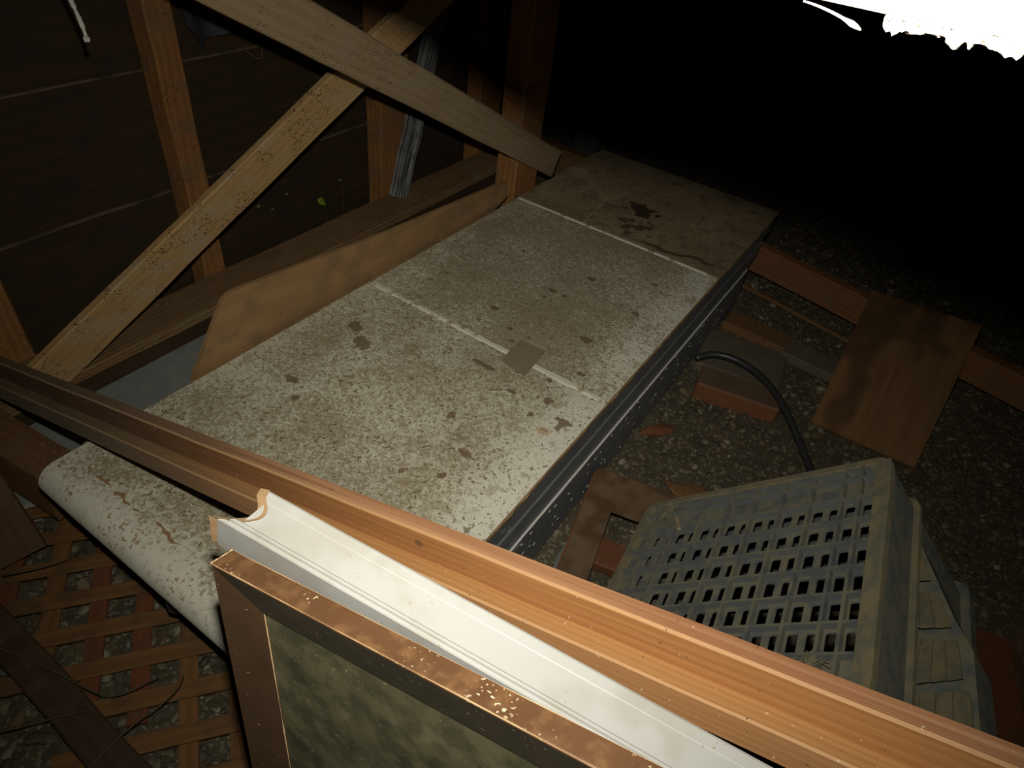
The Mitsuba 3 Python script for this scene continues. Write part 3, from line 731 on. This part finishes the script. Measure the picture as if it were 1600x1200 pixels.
# base: a sheet with slots, ribs standing on it
gu = lambda i: (i + 2.3) * SU
gv_ = lambda j: (j + 1.3) * SV
holes = []
for j in range(0, 7):
    for i in range(-1, 7):
        for s in (-1, 1):
            w = 0.0135 if i > -1 else 0.008
            cx = gu(i) + s * 0.0115
            y0, y1 = gv_(j) - 0.015, gv_(j) + 0.014
            if j == 0:
                y0, y1 = gv_(j) + 0.006, gv_(j) + 0.013
            if 0.02 < cx < UL - 0.018:
                holes.append(rr(cx - w / 2, cx + w / 2, y0, y1, 0.0025))
from shapely import union_all
sheet = outer.buffer(-0.004).difference(union_all(holes))
put('slotted_base', prism(sheet, C0, cu, cv, cw, 0.0025, 0.010), 'mat_crate_plastic', parent=cr)
def rib(p, q, w, h0, h1):
    d = n3(np.array(q) - np.array(p))
    nrm = np.array([-d[1], d[0]]) * w / 2
    poly = Polygon([np.array(p) - nrm, np.array(q) - nrm, np.array(q) + nrm, np.array(p) + nrm])
    return prism(poly, C0, cu, cv, cw, h1 - h0, h0)
for i in range(-1, 7):
    put('rib', rib((gu(i - .5), 0.006), (gu(i - .5), VL - 0.006), 0.0042, 0.001, 0.0105), 'mat_crate_plastic', parent=cr)
put('rib', rib((gu(6) + 0.001, 0.006), (gu(6) + 0.001, VL - 0.006), 0.0042, 0.001, 0.0105), 'mat_crate_plastic', parent=cr)
for j in range(0, 8):
    put('rib', rib((0.006, gv_(j - .5)), (UL - 0.02, gv_(j - .5)), 0.0042, 0.001, 0.0105), 'mat_crate_plastic', parent=cr)
for i in range(0, 6):
    put('slot_wall', cbox(C0, cu, cv, cw, gu(i - .5) + 0.003, gu(i + .5) - 0.003, gv_(0.42), gv_(0.46), 0.001, 0.0105, 0.0005), 'mat_crate_plastic', parent=cr)
put('rib', rib((0.02, gv_(-.95)), (UL - 0.03, gv_(-.95)), 0.0035, 0.001, 0.0105), 'mat_crate_plastic', parent=cr)
# louvred grip that stands out on the right side
rows = [[(.388, .049), (.403, .041), (.433, .158), (.405, .157)], [(.405, .16), (.434, .161), (.454, .232), (.407, .236)], [(.407, .238), (.455, .237), (.463, .300), (.404, .316)], [(.405, .32), (.465, .305), (.475, .36), (.475, .405), (.40, .405)]]
for r_, row in enumerate(rows):
    P = Polygon(row)
    x0, y0, x1, y1 = P.bounds
    nstr = [2, 3, 4, 4][r_]
    for s in range(nstr):
        a0, a1 = s / nstr, (s + 1) / nstr
        # strips fan out with the row's own outline
        q = row if len(row) == 4 else [row[0], row[1], (.475, .405), (.40, .405)]
        q = [np.array(t) for t in q]
        pts = [q[0] + (q[1] - q[0]) * a0, q[0] + (q[1] - q[0]) * a1, q[3] + (q[2] - q[3]) * a1, q[3] + (q[2] - q[3]) * a0]
        pts = [p + (np.mean(pts, axis=0) - p) * 0.03 for p in pts]
        m = prism(Polygon(pts), C0, cu, cv, cw, 0.004, 0.082 + 0.0015 * s)
        v = np.asarray(m.vertices)
        t = ((v - C0) @ cv - y0) / (y1 - y0)
        m = trimesh.Trimesh(v + np.outer((1 - t) * 0.016, cw), m.faces, process=False)
        put('grip_louvre', m, 'mat_crate_dust', parent=cr)
out = Polygon([(.39, .01), (.403, .035), (.451, .202), (.470, .253), (.4735, .36), (.4735, .405), (.385, .405), (.385, .01)])
put('grip_flange', prism(out, C0, cu, cv, cw, 0.004, 0.104), 'mat_crate_plastic', parent=cr)
skirt = out.difference(out.buffer(-0.004))
put('grip_skirt', prism(skirt, C0, cu, cv, cw, 0.05, 0.106), 'mat_crate_plastic', parent=cr)
ms = [tube(spline([C0 + cu * (0.05 + rng.normal() * .012) + cv * (0.03 + rng.normal() * .012) + cw * 0.004 * rng.random() for _ in range(4)], 9), 0.0007, 3) for _ in range(26)]
ms += [tube(spline([C0 + cu * (0.345 + rng.normal() * .010) + cv * (0.365 + rng.normal() * .010) + cw * 0.004 * rng.random() for _ in range(4)], 9), 0.0007, 3) for _ in range(26)]
k = thing('dry_fluff', 'pale dry cobweb fluff caught in the corners of the grey crate', 'cobweb')
labels[k]['kind'] = 'stuff'
scene[k] = mikit.ply(join(ms), 'mat_crate_dust')
k = thing('bark_bit', 'small pale bark bit lying in the slots near the upper left of the crate', 'bark')
scene[k] = mikit.ply(tube(spline([C0 + cu * (0.077 + 0.006 * t) + cv * (0.055 + 0.012 * t) + cw * (-0.001 - .0015 * (t % 2)) for t in range(4)], 10), 0.0032, 6), 'mat_cardboard')

# brown box-section frame under the crate
bf = thing('brown_frame', 'brown box section frame with rounded corner, half under the crate', 'frame')
fo = n3([0.97, 0.225, 0.0])
fy = np.cross(Z, fo)
FC = np.array([-0.297, 0.968, 0.0])
opoly = rr(0.0, 0.235, -0.60, 0.0, 0.022)
ipoly = rr(0.062, 0.19, -0.54, -0.108, 0.004)
put('top_face', prism(opoly.buffer(-0.004).difference(ipoly), FC, fo, fy, Z, 0.004, 0.078), 'mat_brown_metal', parent=bf)
put('side_flange', prism(opoly.difference(opoly.buffer(-0.005)), FC, fo, fy, Z, 0.076, 0.003), 'mat_red_brown', smooth=30, parent=bf)
put('cross_bar', cbox(FC, fo, fy, Z, 0.05, 0.20, -0.205, -0.135, 0.004, 0.03, 0.003), 'mat_red_brown', parent=bf)

# ------------------------------------------------------------------ things lying on the gravel
bar_thing('ground_beam', 'orange brown beam lying across the gravel right of the counter top', 'timber', 'mat_beam_wood', (-0.36, 2.115, 0.112), (0.95, 1.87, 0.095), 0.040, 0.092, Y)
k = thing('plywood_offcut', 'square brown plywood offcut leaning on the beam right of the counter top', 'plywood')
a0, a1, a2, a3 = np.array([0.057, 1.53, 0.012]), np.array([0.315, 1.54, 0.012]), np.array([0.335, 2.03, 0.188]), np.array([0.043, 2.03, 0.170])
nn = n3(np.cross(a1 - a0, a3 - a0))
vv = np.vstack([[a0, a1, a2, a3], np.array([a0, a1, a2, a3]) - nn * 0.009])
ff = [(0, 1, 2), (0, 2, 3), (4, 6, 5), (4, 7, 6), (0, 4, 5), (0, 5, 1), (1, 5, 6), (1, 6, 2), (2, 6, 7), (2, 7, 3), (3, 7, 4), (3, 4, 0)]
vv2 = np.vstack([vv[list(f)] for f in ff])
put('sheet', (vv2 + nn * 0.012, np.arange(len(vv2)).reshape(-1, 3)), 'mat_plywood_sheet', parent=k, uv=vv2[:, [1, 0]])
bsdf('mat_plywood_sheet', lambda p, n, uv: mix(mix((0.135, 0.066, 0.025), (0.175, 0.095, 0.040), noise(uv.x * 8, uv.y * 90)), (0.055, 0.028, 0.013), smoothstep(0.5, 0.72, fbm(p.x * 9 + 3, p.y * 5, 0.0, 3)) * 0.8))
bar_thing('plank_offcut', 'flat brown plank offcut half buried in gravel, nearest the grey stack', 'plank', 'mat_brown_wood', (-0.29, 1.835, 0.014), (-0.085, 1.83, 0.014), 0.085, 0.028, Y, seg=5)
bar_thing('plank_offcut', 'flat dark plank offcut beside the lower left edge of the plywood square', 'plank', 'mat_grey_brown', (-0.095, 1.815, 0.014), (0.12, 1.80, 0.014), 0.09, 0.03, Y, seg=5)
bar_thing('pale_strip', 'thin pale wood strip on the gravel along the foot of the beam', 'strip', 'mat_brown_wood', (-0.32, 2.085, 0.006), (0.10, 2.0, 0.006), 0.014, 0.012, Y, seg=8)
k = thing('paving_slab', 'dull grey brown slab lying flat behind the black hose', 'slab')
put('slab', cbox((-0.178, 1.672, 0.0), n3((1, .16, 0)), n3((-.16, 1, 0)), Z, -0.125, 0.115, -0.095, 0.10, -0.02, 0.018, 0.004), 'mat_grey_brown', parent=k)
k = thing('brick', 'reddish brick lying flat on gravel under the loop of hose', 'brick')
put('brick', cbox((-0.14, 1.497, 0.0), n3((.98, .19, 0)), n3((-.19, .98, 0)), Z, -0.108, 0.112, -0.04, 0.05, -0.012, 0.046, 0.005), 'mat_brick', parent=k)
bsdf('mat_brick', lambda p, n, uv: mix(mix((0.115, 0.042, 0.020), (0.17, 0.068, 0.03), fbm(p.x * 60, p.y * 60, p.z * 60, 3)), mix((0.065, 0.05, 0.036), (0.10, 0.075, 0.05), fbm(p.x * 30, p.y * 30, 0.0, 3)), smoothstep(0.6, 0.9, n.z) * 0.8))
k = thing('hose', 'black rubber hose curving over the gravel from under the grey stack', 'hose')
scene[k] = mikit.ply(tube(spline([(-0.281, 1.535, 0.045), (-0.216, 1.580, 0.062), (-0.128, 1.570, 0.063), (-0.033, 1.500, 0.06), (0.040, 1.425, 0.04), (0.085, 1.37, 0.028), (0.125, 1.31, 0.02), (0.17, 1.22, 0.014), (0.20, 1.1, 0.012)], 60), 0.0095, 12), 'mat_rubber', smooth=True)
def chip(label, x, y, s, mat, seed, flat=0.35):
    k = thing('bark_chip', label, 'bark')
    r = np.random.default_rng(seed)
    v = np.asarray(ico1.vertices) * (0.8 + 0.4 * r.random((len(ico1.vertices), 1))) * np.array(s)
    scene[k] = mikit.ply(trimesh.Trimesh(v @ trimesh.transformations.rotation_matrix(seed * 0.9, [0, 0, 1])[:3, :3].T + [x, y, s[2] * 0.5], ico1.faces, process=False), mat)
chip('reddish chip of wood on gravel beside the grey stack', -0.255, 1.243, (0.045, 0.018, 0.012), 'mat_red_brown', 1)
chip('flat brown piece of bark behind the top edge of the crate', -0.075, 1.10, (0.085, 0.032, 0.014), 'mat_brown_wood', 7)
k = thing('steel_channel', 'reddish brown channel lying at the lower right beyond the crate', 'channel')
put('web', cbox((0.53, 0.98, 0.0), n3((.96, .2, 0)), n3((-.2, .96, 0)), Z, -0.07, 0.12, -0.45, 0.16, 0.0, 0.030, 0.003), 'mat_red_brown', parent=k)
put('flange', cbox((0.53, 0.98, 0.0), n3((.96, .2, 0)), n3((-.2, .96, 0)), Z, 0.05, 0.075, -0.45, 0.16, 0.03, 0.058, 0.003), 'mat_brown_metal', parent=k)
k = thing('grey_wedge', 'small grey wedge standing inside the brown frame', 'block')
put('wedge', prism(Polygon([(0, 0), (0.05, 0), (0.036, 0.062), (0.012, 0.062)]), (-0.255, 0.735, 0.0), n3((.95, .3, 0)), Z, n3((-.3, .95, 0)), 0.03), 'mat_concrete', parent=k)

# ------------------------------------------------------------------ wooden lattice on the gravel, left
lt = thing('wooden_lattice', 'brown crossed slat lattice lying on the gravel at lower left', 'lattice')
LO, e1, e2 = np.array([-0.969, 0.157]), np.array([0.046, 0.057]), np.array([0.057, -0.042])
def lslat(p, q, z, w, mat):
    p3, q3 = np.array([*p, z]), np.array([*q, z])
    m = timber(p3, q3, w, 0.0062, np.cross(Z, n3(q3 - p3)), c=0.001, seg=6, wob=0.0012)
    put('slat', m, mat, parent=lt)
for j in range(-2, 7):
    lo, hi = (-2.2, 4.5) if j < 1 else (-0.9, 5.5) if j < 4 else (0.5, 7.2)
    hi = min(hi, (0.42 - 0.157 + 0.042 * j) / 0.057)
    lslat(LO + e1 * lo + e2 * j, LO + e1 * hi + e2 * j, 0.0225, 0.029, 'mat_lattice_wood')
for i in range(-2, 8):
    lo, hi = (-2.6, 2.4) if i < 1 else (-2.2, 4.5) if i < 3 else (-1.2, 6.4)
    lo = max(lo, (0.157 + 0.057 * i - 0.42) / 0.042)
    lslat(LO + e1 * i + e2 * lo, LO + e1 * i + e2 * hi, 0.0155, 0.029, 'mat_lattice_wood' if i in (0, 3, 4) else 'mat_lattice_red_wood')
bar_thing('rotten_plank', 'dark rotten plank lying across the near corner of the lattice', 'plank', 'mat_dark_wood', (-0.98, 0.035, 0.036), (-0.50, 0.03, 0.040), 0.055, 0.018, Y, seg=10, wob=0.004)
def twig(label, pts, r=0.0016):
    k = thing('dry_vine', label, 'twig')
    scene[k] = mikit.ply(tube(spline(pts, 40), np.linspace(r, r * 0.6, 40), 6), 'mat_twig', smooth=True)
twig('long thin dry vine winding in from the left over the lattice corner', [(-0.90, 0.010, 0.055), (-0.797, 0.043, 0.06), (-0.708, 0.063, 0.065), (-0.66, 0.084, 0.06), (-0.645, 0.110, 0.06), (-0.640, 0.140, 0.05)])
twig('thin dry vine curving up from the bottom edge to the lattice', [(-0.59, -0.06, 0.05), (-0.600, 0.03, 0.06), (-0.595, 0.075, 0.07), (-0.59, 0.11, 0.07), (-0.613, 0.166, 0.05)])
twig('straight thin dry twig in the lower left corner', [(-0.76, -0.06, 0.05), (-0.71, 0.0, 0.06), (-0.67, 0.05, 0.06)])
twig('bent dry twig beside the lattice at the left edge', [(-1.0, 0.09, 0.05), (-0.96, 0.12, 0.07), (-0.95, 0.15, 0.06), (-0.955, 0.19, 0.04)])

# ------------------------------------------------------------------ small things on and by the wall
k = thing('weed', 'small weed with pale leaves growing behind the striped plank', 'plant')
stems = [[(-1.482, 1.275, -0.005), (-1.482, 1.252, 0.069), (-1.487, 1.172, 0.227)], [(-1.482, 1.275, -0.005), (-1.476, 1.309, 0.069), (-1.482, 1.304, 0.154)], [(-1.493, 1.161, -0.005), (-1.487, 1.138, 0.069), (-1.482, 1.072, 0.225)], [(-1.493, 1.366, -0.005), (-1.487, 1.388, 0.069), (-1.482, 1.385, 0.204)]]
for s in stems:
    put('stem', tube(spline(s, 12), 0.0007, 5), 'mat_stem', parent=k)
def leaf(c, a, s, mat, key='leaf', parent=None):
    d = n3((0.15, math.cos(a), math.sin(a)))
    w = n3(np.cross(d, (0.8, -0.3, 0.5)))
    h = n3(np.cross(d, w))
    V, F = [], []
    for t in np.linspace(0, 1, 7):
        ww = s * 0.33 * math.sin(math.pi * (0.04 + 0.93 * t) ** 0.8)
        for q in (-1, 0, 1):
            V.append(np.array(c) + d * s * (t - 0.5) + w * ww * q + h * (0.12 * s * abs(q) - 0.1 * s * t * t))
    for i in range(6):
        for q in range(2):
            a_ = i * 3 + q
            F += [(a_, a_ + 1, a_ + 4), (a_, a_ + 4, a_ + 3)]
    put(key, trimesh.Trimesh(np.array(V), np.array(F), process=False), mat, smooth=True, parent=parent)
leaf((-1.482, 1.304, 0.158), -0.9, 0.034, 'mat_leaf', parent=k)
leaf((-1.482, 1.173, 0.227), 0.4, 0.010, 'mat_leaf_pale', parent=k)
leaf((-1.482, 1.118, 0.201), 0.2, 0.010, 'mat_leaf_pale', parent=k)
leaf((-1.482, 1.072, 0.225), 0.9, 0.012, 'mat_leaf_pale', parent=k)
leaf((-1.482, 1.385, 0.204), 0.1, 0.012, 'mat_leaf_pale', parent=k)
k = thing('cobweb_strand', 'white dusty cobweb strand hanging in the upper left corner', 'cobweb')
pts = spline([(-1.056, 0.516, 0.93), (-1.051, 0.516, 0.885), (-1.043, 0.517, 0.858), (-1.037, 0.515, 0.835)], 40)
scene[k] = mikit.ply(tube(pts, 0.0016 + 0.0022 * np.array([meshkit.noise(np.array([i * 0.7, 0, 0])) for i in range(40)]) + np.where(np.arange(40) > 36, 0.0015, 0), 6), 'mat_cobweb')
k = thing('cobweb_wisp', 'pale curled cobweb wisp on the wall right of the first stud', 'cobweb')
scene[k] = mikit.ply(tube(spline([(-1.49, 1.10, 0.635), (-1.485, 1.125, 0.61), (-1.48, 1.145, 0.602), (-1.485, 1.158, 0.622), (-1.48, 1.19, 0.628), (-1.495, 1.24, 0.632)], 50), 0.0014, 5), 'mat_ledge_dust')
k = thing('tar_paper_flap', 'torn dark tar paper flap hanging on the wall right of the first stud', 'paper')
V = []
o = [(0.955, 0.80), (0.963, 0.70), (0.988, 0.652), (1.005, 0.664), (1.045, 0.668), (1.075, 0.676), (1.10, 0.75), (1.10, 0.80)]
m = prism(Polygon(o), (-1.50, 0, 0), Y, Z, X, 0.0025).subdivide_to_size(0.03)
vv = np.asarray(m.vertices)
vv = vv + np.outer(np.clip(0.72 - vv[:, 2], 0, 1) * 0.28 + 0.012 * np.sin(vv[:, 1] * 60), X)
scene[k] = mikit.ply((vv, m.faces), 'mat_tar_paper')

# ------------------------------------------------------------------ overhead joist close to the lens, with hanging fibres
E0 = np.array([0.0541, 0.1737, 1.1245])
ed = n3([0.9557, -0.2909, 0.0455])
jn = n3(np.cross(ed, Z))
jn = jn if jn[1] < 0 else -jn
ju = n3(np.cross(jn, ed))
ju = ju if ju[2] > 0 else -ju
jo = thing('floor_joist', 'overhead joist edge blown out white by the flash at upper right', 'joist')
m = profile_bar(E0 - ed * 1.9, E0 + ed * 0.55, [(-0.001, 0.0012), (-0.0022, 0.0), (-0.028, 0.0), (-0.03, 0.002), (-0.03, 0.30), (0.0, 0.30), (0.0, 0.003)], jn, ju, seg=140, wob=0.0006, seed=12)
# unseen bulge added to its underside so its shadow falls lower on the post
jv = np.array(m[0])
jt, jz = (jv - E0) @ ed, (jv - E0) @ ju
shadow_bulge = np.clip(1 - np.abs(jt + 0.212) / 0.09, 0, 1)
jv = jv - np.outer(0.0095 * shadow_bulge * shadow_bulge * (3 - 2 * shadow_bulge) * (jz < 0.01), ju)
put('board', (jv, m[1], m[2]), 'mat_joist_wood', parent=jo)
# drop below the edge (mm) against the place along it (m)
fr = [(-.0805, 0), (-.0800, 2.2), (-.0788, 3.6), (-.0775, 3.3), (-.0768, 3.9), (-.0757, 2.4), (-.0745, 2.7), (-.0735, 1.6), (-.0715, 1.9), (-.0700, 1.3), (-.0680, 1.5), (-.0668, 1.0), (-.0652, 1.3), (-.0642, 2.6), (-.0633, 4.1), (-.0627, 4.4), (-.0622, 3.2), (-.0615, 1.4),
      (-.0606, 1.1), (-.0600, 2.9), (-.0596, 3.1), (-.0593, 1.2), (-.0575, 0.9), (-.0560, 1.4), (-.0545, 1.0), (-.0530, 1.9), (-.0520, 2.5), (-.0508, 2.2), (-.0498, 2.6), (-.0488, 1.5), (-.047, 1.9), (-.045, 1.0), (-.043, 2.2), (-.040, 0.8), (-.036, 1.5), (-.03, .6), (-.02, 1.2), (-.01, 0.2)]
poly = Polygon([(t, -q / 1450) for t, q in fr] + [(-.01, 0.0006), (-.0805, 0.0006)]).buffer(0.00025).buffer(-0.0001)
m = prism(poly, E0 + jn * 0.0002, ed, ju, jn, -0.0016)
m = m.subdivide_to_size(0.0015)
vv = np.asarray(m.vertices)
vv = vv + 0.0012 * (np.stack([meshkit.noise(vv * 900, q) for q in range(3)], -1) - 0.5)
put('torn_fringe', trimesh.Trimesh(vv, m.faces, process=False), 'mat_joist_wood', parent=jo)
k = thing('splinter', 'pale splinter hanging below the overhead joist at the top edge', 'splinter')
sp0, sp1 = E0 - ed * 0.102 - ju * 0.0002 + jn * 0.0004, E0 - ed * 0.0845 - ju * 0.0033 + jn * 0.0010
scene[k] = mikit.ply(tube(spline([sp0, (sp0 * .5 + sp1 * .5) + ju * 0.0006, sp1], 14), np.r_[np.linspace(0.00025, 0.0004, 10), 0.0006, 0.0008, 0.0006, 0.0002], 6), 'mat_joist_wood')
